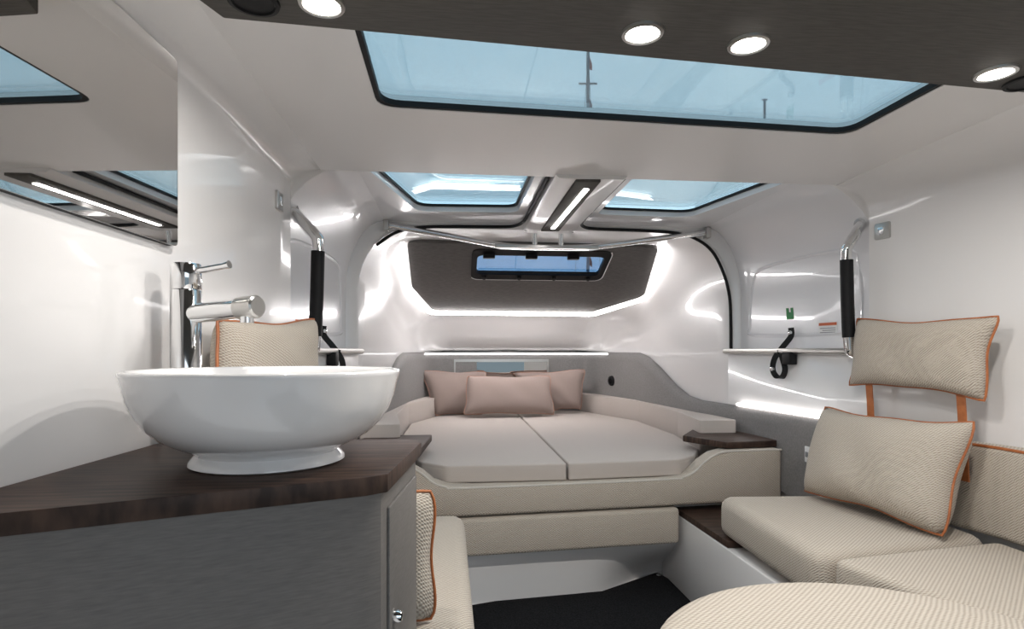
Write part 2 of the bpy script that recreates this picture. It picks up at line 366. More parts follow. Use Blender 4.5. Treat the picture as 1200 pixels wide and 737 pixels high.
# ------------------------------------------------------------------ gull-wing doors
for s, side, k in ((-1, 'left', 1), (1, 'right', 2)):
    d = thing('door_%d' % k, 'white gull-wing roof door on the %s side with tinted skylight' % ('mirror and basin' if s < 0 else 'headrest and lumbar pillow'), 'door', kind='structure')
    # liner: side
    bm = bmesh.new()
    rings = []
    for y in (YA + 0.02, 1.95, 2.1, 2.3, 2.5, YB - 0.02):
        f = (y - YA) / (YB - YA); W = hw(s, YA) * (1 - f) + hw(s, YB) * f + 0.07 - 0.02 * f
        # shallow moulded recess in the middle of the panel
        rings.append(P3(s, [(W, SILL), (W, 1.12)] + arc(W, 1.22, 0.74, ZDOOR, 8), y))
    loft(bm, rings)
    # liner: roof part with the skylight hole
    sk = rpoly([(s * 0.165, 1.80 + 0.08), (s * 0.71, 1.80 + 0.08), (s * 0.585, 2.44), (s * 0.17, 2.42)], [0.03, 0.03, 0.07, 0.05])
    fill_hole(bm, [(s * XSP, YA + 0.02, ZDOOR), (s * 0.74, YA + 0.02, ZDOOR), (s * 0.74, YB - 0.02, ZDOOR), (s * XSP, YB - 0.02, ZDOOR)], [[(x, y, ZDOOR) for x, y in sk]])
    cx = s * 0.42; cy = 2.15
    sc = lambda pts, f: [(cx + (x - cx) * f, cy + (y - cy) * f) for x, y in pts]
    loft(bm, [[(x, y, ZDOOR) for x, y in sk], [(x, y, ZDOOR + 0.02) for x, y in sc(sk, 0.985)], [(x, y, ZDOOR + 0.032) for x, y in sc(sk, 1.0)]], True)
    bmesh.ops.remove_doubles(bm, verts=bm.verts, dist=1e-5)
    obj('door_liner', bm, GELB, d, smooth=40)
    bm = bmesh.new(); prism(bm, sc(sk, 1.05), ZDOOR + 0.030, ZDOOR + 0.038); obj('skylight_pane', bm, GLASS, d)
    bm = bmesh.new(); ringbar(bm, sc(sk, 1.01), sc(sk, 0.95), ZDOOR + 0.020, ZDOOR + 0.029); obj('skylight_seal', bm, BLACK, d)
    # gasket round the opening
    g = [(s * (XSP + 0.012), YA + 0.05, 1.532), (s * (XSP + 0.012), 2.3, 1.532), (s * (XSP + 0.014), 2.52, 1.53), (s * (XSP + 0.04), 2.60, 1.525), (s * (XSP + 0.11), 2.625, 1.522),
         (s * 0.45, 2.632, 1.520), (s * 0.60, 2.635, 1.512), (s * 0.70, 2.637, 1.487), (s * 0.78, 2.638, 1.43), (s * 0.835, 2.638, 1.33), (s * 0.865, 2.638, 1.22), (s * 0.872, 2.638, 1.10), (s * 0.873, 2.638, 0.97)]
    if s < 0: g = g[:9]
    bm = bmesh.new(); tube(bm, smooth_path(g, 5), 0.0075, 8); obj('gasket', bm, BLACK, d)
    # sill rail
    bm = bmesh.new()
    pr = [(hw(s, y) - 0.012, y) for y in (1.90, 2.66)]
    tube(bm, [(s * pr[0][0], pr[0][1], SILL + 0.003), (s * pr[1][0], pr[1][1], SILL + 0.003)], 0.012, 10)
    obj('sill_rail', bm, STEEL, d)
    # raised moulded frame on the liner
    bm = bmesh.new()
    pts = []
    for y, z in ((1.97, 1.03), (2.52, 1.03), (2.56, 1.08), (2.54, 1.26), (2.44, 1.33), (2.0, 1.33), (1.95, 1.26), (1.94, 1.08)):
        f = (y - YA) / (YB - YA); W = hw(s, YA) * (1 - f) + hw(s, YB) * f + 0.07 - 0.02 * f
        a = arc(W, 1.22, 0.74, ZDOOR, 40)
        x = W if z < 1.22 else min(a, key=lambda q: abs(q[1] - z))[0]
        pts.append((s * (x + 0.006), y, z))
    tube(bm, smooth_path(pts, 5, True), 0.010, 8, True); obj('moulded_ridge', bm, GELB, d)

# ------------------------------------------------------------------ dark bow panel and its window
pv = [rake_uv(at_rake(px, py, 0.03)) for px, py in ((477, 281), (483, 334), (508, 362), (692, 364), (754, 345), (771, 288))]
PP = rpoly(pv, [0.03, 0.08, 0.05, 0.05, 0.08, 0.03], 4)
bm = bmesh.new()
fr = lambda pts, off: [rake_p(u, v, off) for u, v in pts]
for off in (0.025, 0.045): fill_hole(bm, fr(PP, off), [fr(WINP, off)])
loft(bm, [fr(PP, 0.025), fr(PP, 0.045)], True); loft(bm, [fr(WINP, 0.025), fr(WINP, 0.045)], True)
bmesh.ops.remove_doubles(bm, verts=bm.verts, dist=1e-5)
bp_ = tag(obj('bow_panel', bm, PANELG, smooth=30), 'dark grey textile panel framed by white halo lighting above the berth', 'panel')
# halo: LED strip along three sides of the panel
hp = smooth_path([rake_p(u, v, 0.018) for u, v in pv], 6)
cpt = Vector((sum(p[0] for p in pv) / 6, sum(p[1] for p in pv) / 6))
out = []
pv_out = []
for u, v in pv:
    dv = Vector((u - cpt.x, v - cpt.y)); l = dv.length; pv_out.append((cpt.x + dv.x * (1 + 0.030 / l), cpt.y + dv.y * (1 + 0.024 / l)))
hl = thing('halo_light_strip', 'white light strip glowing along the dark bow panel edge', 'light', rake_p(0, 0.7, 0.046))
path = rpoly(pv_out, [0, 0.08, 0.05, 0.05, 0.08, 0], 5)
kb = [i_ for i_, p in enumerate(path) if True]
na = 1 + 6 + 3; nb = 1 + 6 + 6 + 3
for nm_, seg_, m_ in (('side_strip', path[:na], LEDH), ('lower_strip', path[na - 1:nb - 0], LED), ('side_strip', path[nb - 1:], LEDH)):
    bm = bmesh.new(); tube(bm, [rake_p(u, v, 0.046) for u, v in seg_], 0.014, 8); obj(nm_, bm, m_, hl)

win = thing('window_2', 'narrow black-framed bow window set in the dark panel', 'window', kind='structure')
def wsc(du, dv): return [((u - (wx0 + wx1) / 2) * (1 + du) + (wx0 + wx1) / 2, (v - (wv0 + wv1) / 2) * (1 + dv) + (wv0 + wv1) / 2) for u, v in WINP]
bm = bmesh.new(); A = wsc(0.0, 0.0); B = wsc(-0.08, -0.36)
loft(bm, [fr(A, 0.030), fr(A, 0.050), fr(B, 0.050), fr(B, 0.030)], True); obj('frame', bm, BLACK, win)
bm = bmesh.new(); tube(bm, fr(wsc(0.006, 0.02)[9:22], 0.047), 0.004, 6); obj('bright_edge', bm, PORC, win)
bm = bmesh.new(); loft(bm, [fr(wsc(-0.02, -0.1), 0.032), fr(wsc(-0.02, -0.1), 0.037)], True)
fill_hole(bm, fr(wsc(-0.02, -0.1), 0.032), []); fill_hole(bm, fr(wsc(-0.02, -0.1), 0.037), []); obj('pane', bm, GLASSD, win)
for i in range(3):
    u = wx0 + (wx1 - wx0) * (0.12 + 0.30 * i); bm = bmesh.new(); a = rake_p(u, wv0 + 0.035, 0.055)
    box(bm, a.x - 0.03, a.x + 0.03, a.y - 0.01, a.y + 0.025, a.z - 0.02, a.z + 0.005, 0.004); obj('hinge', bm, BLACK, win)
for i in range(4):
    u = wx0 + (wx1 - wx0) * (0.10 + 0.265 * i); bm = bmesh.new(); a = rake_p(u, wv1 - 0.03, 0.05)
    lathe(bm, [(0, -0.01), (0.014, -0.01), (0.014, 0.012), (0.0, 0.016)], a, 12, RN); obj('dog_latch', bm, BLACK, win)
bm = bmesh.new(); tube(bm, [rake_p(wx0 + 0.04, wv1 - 0.075, 0.045), rake_p(wx1 - 0.04, wv1 - 0.075, 0.045)], 0.006, 8); obj('blind_rod', bm, BLACK, win)

# ------------------------------------------------------------------ dark ceiling panel and downlights
ZP = 1.487
c0 = at_z(262, 22, ZP); c1 = at_z(1200, 109, ZP); m_ = (c1.y - c0.y) / (c1.x - c0.x)
PANEL = [(-0.815, -0.55), (0.9, -0.55), (0.9, c0.y + m_ * (0.9 - c0.x)), (c0.x, c0.y), (-0.815, c0.y - 0.05)]
bm = bmesh.new(); prism(bm, PANEL, ZP, ZC + 0.001, 0.003, 2)
tag(obj('ceiling_panel', bm, LINENC), 'dark brown textile ceiling panel carrying the round downlights', 'panel')
def downlight(p, label, on=True):
    p = Vector((p.x, p.y, ZP))
    t = thing('downlight' if on else 'ceiling_speaker', label, 'light' if on else 'speaker', p, 'round lights in the dark ceiling panel' if on else None)
    bm = bmesh.new(); R = 0.031 if on else 0.034
    lathe(bm, [(R, 0.002), (R + 0.004, 0.0), (R + 0.003, -0.004), (R - 0.003, -0.005), (R - 0.005, -0.001), (R - 0.005, 0.002)], p, 32)
    obj('trim_ring', bm, STEEL if on else BLACK, t)
    bm = bmesh.new()
    lathe(bm, [(0, -0.0035 if on else -0.002), (R - 0.004, -0.003 if on else -0.002), (R - 0.004, 0.001), (0, 0.001)], p, 32)
    obj('lens' if on else 'cone', bm, LAMP if on else BLACK, t)
    if on:
        ld = bpy.data.lights.new('downlight_beam', 'AREA'); ld.shape = 'DISK'; ld.size = 0.055; ld.energy = DOWNLIGHT_W * (0.6 if p.x < -0.5 else 1.0); ld.color = (1.0, 0.955, 0.90); ld.spread = math.radians(178)
        lo = bpy.data.objects.new('downlight_beam', ld); COL.objects.link(lo); lo.parent = t; lo.location = (0, 0, -0.007)
    return t
spots = [(377, 4, 'lit round downlight beside the black ceiling speaker'), (753, 38, 'lit round downlight in dark ceiling in front of the sailboat mast'),
         (877, 51, 'lit round downlight in dark ceiling above the hatch middle'), (1167, 85, 'lit round downlight in dark ceiling near the seat side wall')]
for px, py, lb in spots: downlight(at_z(px, py, ZP), lb)
downlight(at_z(297, 1, ZP), 'black round speaker in dark ceiling panel by the mirror', False)
downlight(at_z(1203, 96, ZP), 'black round speaker in dark ceiling panel by the seat side wall', False)

# ------------------------------------------------------------------ linear spine light
q = [at_z(px, py, 1.495) for px, py in ((634, 271), (655, 271), (704, 213), (675, 213))]
lf = thing('linear_ceiling_light', 'dark slim ceiling fixture with bright light line between the skylights', 'light', (0, 0, 0))
bm = bmesh.new(); prism(bm, [(p.x, p.y) for p in q], 1.494, 1.506, 0.002, 2); obj('housing', bm, LINENC, lf)
a = at_z(648, 268, 1.492); b = at_z(687, 222, 1.492); dx = 0.008
bm = bmesh.new(); prism(bm, [(a.x - dx, a.y), (a.x + dx, a.y), (b.x + dx, b.y), (b.x - dx, b.y)], 1.491, 1.4955); obj('light_line', bm, LEDL, lf)

# ------------------------------------------------------------------ crossbar below the gull-wing hinges
cb = thing('door_crossbar', 'long bent chrome bar spanning below the skylights with two short posts', 'bar')
L0 = at_y(456, 264, 2.62); R0 = at_y(826, 273, 2.62)
zb = 1.452; ym = 2.70
bm = bmesh.new(); tube(bm, smooth_path([L0, L0.lerp(Vector((-0.21, ym, zb)), 0.5), (-0.21, ym, zb), (0, ym + 0.01, zb - 0.004), (0.21, ym, zb), R0.lerp(Vector((0.21, ym, zb)), 0.5), R0], 6), 0.0135, 12); obj('bar', bm, CHROME, cb)
bm = bmesh.new(); prism(bm, rpoly([(-0.26, 2.67), (0.26, 2.67), (0.22, 2.735), (-0.22, 2.735)], 0.02), zb - 0.014, zb + 0.002, 0.004); obj('centre_plate', bm, STEEL, cb)
for s in (-1, 1):
    bm = bmesh.new(); tube(bm, [(s * 0.062, 2.68, zb), (s * 0.062, 2.67, 1.512)], 0.0125, 12); obj('post', bm, CHROME, cb)
    e = L0 if s < 0 else R0
    bm = bmesh.new(); box(bm, e.x - 0.012 + s * 0.012, e.x + 0.012 + s * 0.012, e.y - 0.02, e.y + 0.04, e.z - 0.026, e.z + 0.026, 0.006); obj('end_bracket', bm, STEEL, cb)

# ------------------------------------------------------------------ mirror
mr = thing('wall_mirror', 'large frameless wall mirror above the basin counter', 'mirror', (-0.955, 0.7, 1.15))
bm = bmesh.new()
prism(bm, rpoly([(0.10, 1.148), (1.105, 1.148), (1.105, 1.485), (0.10, 1.485)], 0.012), -0.002, 0.010, 0.0, f=lambda x, y, z: (-hw(-1, x) + z, x, y)); obj('backing', bm, BLACK, mr)
bm = bmesh.new()
prism(bm, rpoly([(0.10, 1.148), (1.105, 1.148), (1.105, 1.485), (0.10, 1.485)], 0.012), 0.010, 0.013, 0.0, f=lambda x, y, z: (-hw(-1, x) + z, x, y)); obj('glass', bm, MIRROR, mr)

# ------------------------------------------------------------------ basin cabinet
CT = 0.80
CP = [(-0.970, 0.583), (-0.541, 0.749), (-0.517, 0.767), (-0.489, 1.032), (-0.505, 1.068), (-0.940, 1.09)]
ctop = tag(None or obj('countertop', (lambda b: (prism(b, CP, CT - 0.024, CT, 0.0015, 2), b)[1])(bmesh.new()), WOOD), 'dark wood vanity countertop with angled front under the white basin', 'countertop')
cab = thing('vanity_cabinet', 'grey linen-look vanity cabinet under the dark wood top', 'cabinet', (-0.75, 0.85, 0))
CB = [(-0.966, 0.600), (-0.547, 0.760), (-0.527, 0.776), (-0.499, 1.028), (-0.512, 1.058), (-0.940, 1.078)]
bm = bmesh.new(); prism(bm, CB, 0.0, CT - 0.024); obj('body', bm, LINEN, cab, smooth=20)
pA = Vector((-0.527, 0.776)); pB = Vector((-0.499, 1.028)); dv = (pB - pA); ln = dv.length; dv.normalize(); nv = Vector((dv.y, -dv.x))
def cabf(u, z, off): p = pA + dv * u + nv * off; return (p.x, p.y, z)
bm = bmesh.new(); prism(bm, rpoly([(0.035, 0.12), (ln - 0.012, 0.12), (ln - 0.012, CT - 0.055), (0.035, CT - 0.055)], 0.004, 2), 0.0, 0.004, 0.001, 2, f=lambda x, y, z: cabf(x, y, z)); dr = obj('cabinet_door', bm, LINEN, cab)
bm = bmesh.new(); kp = Vector(cabf(0.062, 0.583, 0.004)); lathe(bm, [(0, 0.012), (0.007, 0.011), (0.009, 0.006), (0.009, -0.002), (0, -0.002)], kp, 16, (nv.x, nv.y, 0)); kn = obj('push_lock', bm, CHROME, dr); kn.location = (0, 0, 0)

# basin
bc = at_z(316, 540, CT); bc.z = CT; BSC = 0.90
prof = [(0, 0.0), (0.112, 0.0), (0.117, 0.003), (0.116, 0.008), (0.111, 0.013), (0.107, 0.018), (0.112, 0.023), (0.130, 0.030), (0.155, 0.043), (0.174, 0.060), (0.188, 0.080), (0.197, 0.102), (0.202, 0.122), (0.2055, 0.134), (0.2065, 0.138), (0.2055, 0.141), (0.202, 0.1425), (0.198, 0.141), (0.195, 0.136), (0.188, 0.112), (0.175, 0.085), (0.150, 0.058), (0.11, 0.04), (0.05, 0.032), (0.0, 0.031)]
prof = [(r * BSC, z * 0.935) for r, z in prof]
bs = thing('vessel_basin', 'round white porcelain vessel basin on the dark wood counter', 'sink', bc)
bm = bmesh.new(); lathe(bm, prof, bc, 96); obj('bowl', bm, PORC, bs, smooth=60)
bm = bmesh.new(); lathe(bm, [(0.021, 0.030), (0.022, 0.034), (0.018, 0.037), (0, 0.038)], bc, 24); obj('drain_cap', bm, CHROME, bs)

# faucet
fb = at_z(217, 432, 0.96); fx, fy = -0.889, 1.045
ft = thing('basin_faucet', 'tall chrome single-lever faucet behind the white basin', 'faucet', (fx, fy, CT))
bm = bmesh.new(); lathe(bm, [(0.028, 0), (0.028, 0.006), (0.0245, 0.009), (0.0245, 0.262), (0.0235, 0.2635), (0.0, 0.2635)], (fx, fy, CT), 40); obj('post', bm, CHROME, ft)
bm = bmesh.new(); lathe(bm, [(0.0, 0.2635), (0.0235, 0.2645), (0.0245, 0.266), (0.0245, 0.305), (0.0225, 0.309), (0, 0.309)], (fx, fy, CT), 40); obj('cap', bm, CHROME, ft)
se = Vector((-0.757, 0.985, 1.032)); s0 = Vector((fx, fy, 1.022))
bm = bmesh.new(); tube(bm, [s0, se], 0.0165, 24); obj('spout', bm, CHROME, ft)
sd = (se - s0).normalized(); bm = bmesh.new(); lathe(bm, [(0, -0.03), (0.0185, -0.03), (0.0185, 0.006), (0.016, 0.009), (0, 0.009)], se, 24, sd); obj('spout_end', bm, STEEL, ft)
bm = bmesh.new(); lathe(bm, [(0.011, 0), (0.011, 0.02), (0, 0.021)], se - sd * 0.014 - Vector((0, 0, 0.025)), 20); obj('aerator', bm, CHROME, ft)
bm = bmesh.new(); tube(bm, [(fx, fy, 1.096), (fx + 0.035, fy - 0.012, 1.098), (fx + 0.072, fy - 0.026, 1.103), (fx + 0.082, fy - 0.029, 1.105)], [0.006, 0.006, 0.0055, 0.007], 12); obj('lever', bm, CHROME, ft)

# ------------------------------------------------------------------ cushions helper
def cushion(bm, poly, z0, z1, r=0.03, corner=0.04):
    prism(bm, rpoly(poly, corner, 5), z0, z1, r, 4)
def piping(poly, z, r=0.004, corner=0.04, inset=0.0):
    c = Vector((sum(p[0] for p in poly) / len(poly), sum(p[1] for p in poly) / len(poly)))
    pts = [(c.x + (x - c.x) * (1 - inset), c.y + (y - c.y) * (1 - inset), z) for x, y in rpoly(poly, corner, 5)]
    bm = bmesh.new(); tube(bm, pts, r, 6, True); return bm

# ------------------------------------------------------------------ berth
YF = lambda x: 2.20 + 0.085 * x
base = thing('platform_berth', 'double berth with white base and beige woven U-shaped front', 'bed', (0, 2.5, 0))
bm = bmesh.new()
KL = smooth_path([(-0.86, 2.16, 0), (-0.60, 2.185, 0), (-0.30, 2.21, 0), (0.0, 2.235, 0), (0.14, 2.262, 0), (0.26, 2.335, 0), (0.38, 2.42, 0), (0.445, 2.445, 0), (0.60, 2.45, 0)], 3)
rings = []
for k_ in range(7):
    f = k_ / 6; e_ = f * f * (3 - 2 * f)
    rings.append([(p.x, p.y * (1 - e_) + (YF(p.x) + 0.02) * e_, 0.215 * f) for p in KL])
loft(bm, rings)
prism(bm, [(-0.86, YF(-0.86) + 0.03), (0.50, YF(0.5) + 0.04), (0.86, YF(0.86) + 0.04), (0.82, 3.1), (0.72, 3.8), (0.5, 4.25), (-0.5, 4.25), (-0.72, 3.8), (-0.82, 3.1)], 0.205, 0.460, 0.0)
obj('body', bm, GEL, base, smooth=30)

top = [(-0.88, 0.56), (-0.66, 0.56), (-0.60, 0.55), (-0.55, 0.52), (-0.51, 0.485), (-0.46, 0.466), (-0.38, 0.46), (0.38, 0.46), (0.46, 0.466), (0.51, 0.485), (0.55, 0.52), (0.60, 0.55), (0.66, 0.562), (0.89, 0.562)]
pol = [(-0.88, 0.352)] + top + [(0.89, 0.352)]
bm = bmesh.new(); prism(bm, pol, -0.04, 0.05, 0.015, 3, f=lambda x, z, t: (x, YF(x) + t, z)); fp = obj('front_panel', bm, FAB, base)
bm = bmesh.new(); tube(bm, [(x, YF(x) - 0.036, z - 0.004) for x, z in smooth_path([(a, b, 0) for a, b in top], 3) and [(p.x, p.y) for p in smooth_path([(a, b, 0) for a, b in top], 3)]], 0.0045, 6); pp = obj('piping', bm, PIPE, fp); pp.location = (0, 0, 0)
bm = bmesh.new(); prism(bm, [(-0.86, 0.205), (0.445, 0.205), (0.445, 0.345), (-0.86, 0.345)], -0.045, 0.05, 0.016, 3, f=lambda x, z, t: (x, YF(x) + t, z))
obj('kick_cushion', bm, FAB, base)

MR = [(0.004, 2.195), (0.46, 2.215), (0.56, 2.30), (0.64, 2.45), (0.70, 2.9), (0.69, 3.5), (0.45, 4.14), (0.004, 4.18)]
for s, lb in ((-1, 'pale beige berth mattress half on the basin side'), (1, 'pale beige berth mattress half on the lumbar pillow side')):
    P = [(s * x, y + 0.05 * s * x * max(0, (2.9 - y) / 0.7)) for x, y in MR]
    mt = thing('berth_mattress', lb, 'mattress', (s * 0.3, 3.0, 0.46), 'berth mattress halves')
    bm = bmesh.new(); cushion(bm, P, 0.462, 0.528, 0.022, [0.01, 0.05, 0.05, 0.05, 0.1, 0.1, 0.05, 0.01]); obj('cover', bm, FABM, mt)
    obj('piping', piping(P, 0.512, 0.003, [0.01, 0.05, 0.05, 0.05, 0.1, 0.1, 0.05, 0.01], 0.004), PIPE, mt)
    # side bolsters on the ledge
    B = [(0.66, 2.50), (0.715, 2.9), (0.705, 3.5), (0.47, 4.14), (0.50, 4.24), (0.60, 4.12), (0.70, 3.82), (0.755, 3.5), (0.80, 3.0), (0.835, 2.5)]
    bm = bmesh.new(); cushion(bm, [(s * x, y) for x, y in B], 0.47, 0.648, 0.02, 0.02)
    tag(obj('berth_side_cushion', bm, FABM), 'narrow pale beige cushion ledge along the %s of the berth' % ('basin side' if s < 0 else 'lumbar pillow side'), 'cushion', 'berth side cushions')
    # corner trays
    if s > 0: T = [at_z(px, py, 0.592) for px, py in ((797, 510), (868, 501), (934, 514), (925, 521), (832, 524))]; T = [(p.x, p.y) for p in T]
    T2 = [(s * x, y - (0.05 if s < 0 else 0)) for x, y in ([(0.53, 2.62), (0.80, 2.62), (0.86, 2.30), (0.82, 2.24), (0.56, 2.235)] if s < 0 else [(0.555, 2.44), (0.70, 2.66), (0.85, 2.62), (0.878, 2.42), (0.892, 2.27), (0.66, 2.24)])]
    bm = bmesh.new(); prism(bm, rpoly(T2, 0.012, 3), 0.565, 0.592, 0.004, 2)
    tag(obj('corner_tray', bm, WOOD), 'dark wood corner tray at the berth foot beside the %s' % ('vanity cabinet' if s < 0 else 'beige seat'), 'tray', 'dark wood berth trays')

# headboard upholstery wrapping the bow
HB = [(2.0, 0.70), (2.5, 0.70), (2.85, 0.70), (3.0, 0.715), (3.15, 0.765), (3.35, 0.86), (3.5, 0.92), (3.62, 0.94), (3.8, 0.942), (4.0, 0.942), (4.12, 0.942)]
sec = []
for s in (1, -1):
    part = []
    for y, zt in HB:
        W = hw(s, y) - 0.002
        part.append((Vector((s * W, y, 0)), Vector((-s, -0.12 if y < 3.6 else -0.5, 0)).normalized(), zt))
    if s < 0: part = part[::-1]
    if s > 0:
        sec += part + [(Vector((0.58, 4.22, 0)), Vector((-0.6, -0.8, 0)), 0.942), (Vector((0.50, 4.27, 0)), Vector((-0.15, -1, 0)).normalized(), 0.942), (Vector((0, 4.285, 0)), Vector((0, -1, 0)), 0.942)]
    else:
        sec += [(Vector((-0.50, 4.27, 0)), Vector((0.15, -1, 0)).normalized(), 0.942), (Vector((-0.58, 4.22, 0)), Vector((0.6, -0.8, 0)), 0.942)] + part
sec = [x for x in sec if not (x[0].x < 0 and x[0].y < 2.35)]
rings = []
for p, n, zt in sec:
    tk = 0.35 if p.y < 2.8 else 1.0; n = n * tk; i_ = p + n * 0.055; z0 = 0.32 if p.y < 2.45 else 0.46
    rings.append([(p.x, p.y, z0), (p.x, p.y, zt), ((p + n * 0.015).x, (p + n * 0.015).y, zt + 0.008), ((p + n * 0.034).x, (p + n * 0.034).y, zt + 0.004), ((p + n * 0.048).x, (p + n * 0.048).y, zt - 0.012), (i_.x, i_.y, zt - 0.045), (i_.x, i_.y, z0)])
bm = bmesh.new(); vv = loft(bm, rings, True); bm.faces.new(vv[0]); bm.faces.new(vv[-1][::-1])
tag(obj('headboard', bm, GREYF, smooth=40), 'grey upholstered headboard wrapping round the berth head and sides', 'headboard')
hs = [p + n * 0.050 + Vector((0, 0, zt - 0.004)) for p, n, zt in sec if p.y > 3.9]
bm = bmesh.new(); tube(bm, hs, 0.005, 8)
tag(obj('headboard_light_strip', bm, LEDT), 'thin white light strip along the top of the grey headboard', 'light')
# white ledge on top between headboard and hull is the wall itself; light tab on the headboard
p = at_y(590, 415, 4.26)
bm = bmesh.new(); box(bm, p.x - 0.10, p.x + 0.10, 4.235, 4.285, 0.940, 0.956, 0.003); tag(obj('headboard_tab', bm, GREYF), 'small grey lift tab on top of the headboard', 'tab')
# niche mirror in the headboard
a = at_y(532, 421, 4.215); b = at_y(643, 440, 4.215)
nm = thing('niche_mirror', 'low rectangular mirror in pale frame on the headboard behind the berth pillows', 'mirror', ((a.x + b.x) / 2, 4.25, 0.6))
bm = bmesh.new()
o4 = [(a.x, 0.62), (b.x, 0.62), (b.x, a.z), (a.x, a.z)]; i4 = [(a.x + 0.012, 0.632), (b.x - 0.012, 0.632), (b.x - 0.012, a.z - 0.02), (a.x + 0.012, a.z - 0.02)]
loft(bm, [[(x, 4.245, z) for x, z in o4], [(x, 4.212, z) for x, z in o4], [(x, 4.212, z) for x, z in i4], [(x, 4.245, z) for x, z in i4]], True); obj('frame', bm, STEEL, nm, smooth=20)
bm = bmesh.new(); box(bm, a.x + 0.006, b.x - 0.006, 4.222, 4.245, 0.626, a.z - 0.012); obj('glass', bm, MIRROR, nm)
# round socket
p = at_y(722, 446, 3.93); W = hw(1, p.y)
sk_ = thing('round_socket', 'black round socket on the grey headboard side', 'socket', (W - 0.04, p.y, p.z))
nrm = Vector((-1, -0.5, 0)).normalized(); c = Vector((W - 0.052, p.y - 0.025, p.z))
bm = bmesh.new(); lathe(bm, [(0, 0.012), (0.022, 0.012), (0.034, 0.008), (0.036, -0.006), (0, -0.006)], c, 24, nrm); obj('ring', bm, BLACK, sk_)
bm = bmesh.new(); lathe(bm, [(0, 0.018), (0.016, 0.017), (0.018, 0.01), (0, 0.01)], c, 20, nrm); obj('cap', bm, FRIT, sk_)
# ledge light strips
for s in (1, -1):
    pts = [(s * (hw(s, y) - 0.018), y, 0.714) for y in ((1.93, 2.2, 2.55) if s > 0 else (2.35, 2.45, 2.55))]
    bm = bmesh.new(); tube(bm, pts, 0.007, 8)
    tag(obj('ledge_light_strip', bm, LEDS), 'thin white light strip on the grey ledge %s' % ('above the seat corner' if s > 0 else 'behind the basin'), 'light', 'ledge light strips')

# ------------------------------------------------------------------ pillows
def pillow(name, label, bl, br, tl, tr, t, fabric, pipe, group=None, sag=0.10, normal=None, straps=None):
    bl, br, tl, tr = map(Vector, (bl, br, tl, tr))
    ex0 = (br - bl + tr - tl) * 0.5; ez = ex0.cross((tl - bl + tr - br) * 0.5).normalized()
    nu, nv = 24, 16
    root = thing(name, label, 'pillow', (bl + br) * 0.5, group)
    rnd = random.Random(hash(label) % 1000 if False else len(label) * 7)
    ph = [rnd.uniform(0, 6.28) for _ in range(6)]
    def pos(u, v, sgn):
        uu = u * (1 - sag * 0.5 * (1 - v * v) * abs(u) ** 3 * 0.9); vv_ = v * (1 - sag * (1 - u * u) * abs(v) ** 3)
        uu += 0.012 * math.sin(5 * v + ph[3]) * abs(u) ** 4; vv_ += 0.018 * math.sin(6 * u + ph[4]) * abs(v) ** 4
        ck = 1 - 0.035 * (abs(u * v)) ** 8; uu *= ck; vv_ *= ck
        a = (uu + 1) / 2; b = (vv_ + 1) / 2
        p = (bl * (1 - a) + br * a) * (1 - b) + (tl * (1 - a) + tr * a) * b
        prof_ = (max(0, 1 - abs(u) ** 3.2) * max(0, 1 - abs(v) ** 3.0)) ** 0.5
        wr = 1 + 0.05 * math.sin(5 * u + ph[0]) * math.sin(4 * v + ph[1]) + 0.03 * math.sin(9 * u + 4 * v + ph[2])
        return p + ez * (sgn * t * 0.5 * prof_ * wr)
    bm = bmesh.new()
    for sg in (1, -1):
        loft(bm, [[pos(-1 + 2 * i / nu, -1 + 2 * j / nv, sg) for i in range(nu + 1)] for j in range(nv + 1)])
    bmesh.ops.remove_doubles(bm, verts=bm.verts, dist=1e-5)
    obj('cover', bm, fabric, root, smooth=80)
    edge = [pos(-1 + 2 * i / nu, -1, 1) for i in range(nu)] + [pos(1, -1 + 2 * j / nv, 1) for j in range(nv)] + [pos(1 - 2 * i / nu, 1, 1) for i in range(nu)] + [pos(-1, 1 - 2 * j / nv, 1) for j in range(nv)]
    bm = bmesh.new(); tube(bm, edge, 0.0033, 6, True); obj('piping', bm, pipe, root)
    return root
# berth pillows
def Y_(px, py, y): return at_y(px, py, y)
pillow('berth_pillow', 'taupe pillow leaning on the headboard beside the round black socket', Y_(650, 481, 3.95), Y_(681, 480, 3.92), Y_(598, 436, 4.12), Y_(686, 432, 3.98), 0.13, FABP, ROSE, 'taupe pillows at the berth head')
pillow('berth_pillow', 'taupe pillow leaning on the headboard towards the basin side', Y_(510, 487, 3.88), Y_(565, 487, 3.92), Y_(492, 433, 3.95), Y_(571, 435, 4.12), 0.13, FABP, ROSE, 'taupe pillows at the berth head')
pillow('berth_pillow', 'taupe lumbar pillow lying in front of the two other berth pillows', Y_(543, 486, 3.72), Y_(651, 486, 3.76), Y_(546, 440, 3.84), Y_(645, 440, 3.88), 0.13, FABP, ROSE, 'taupe pillows at the berth head')

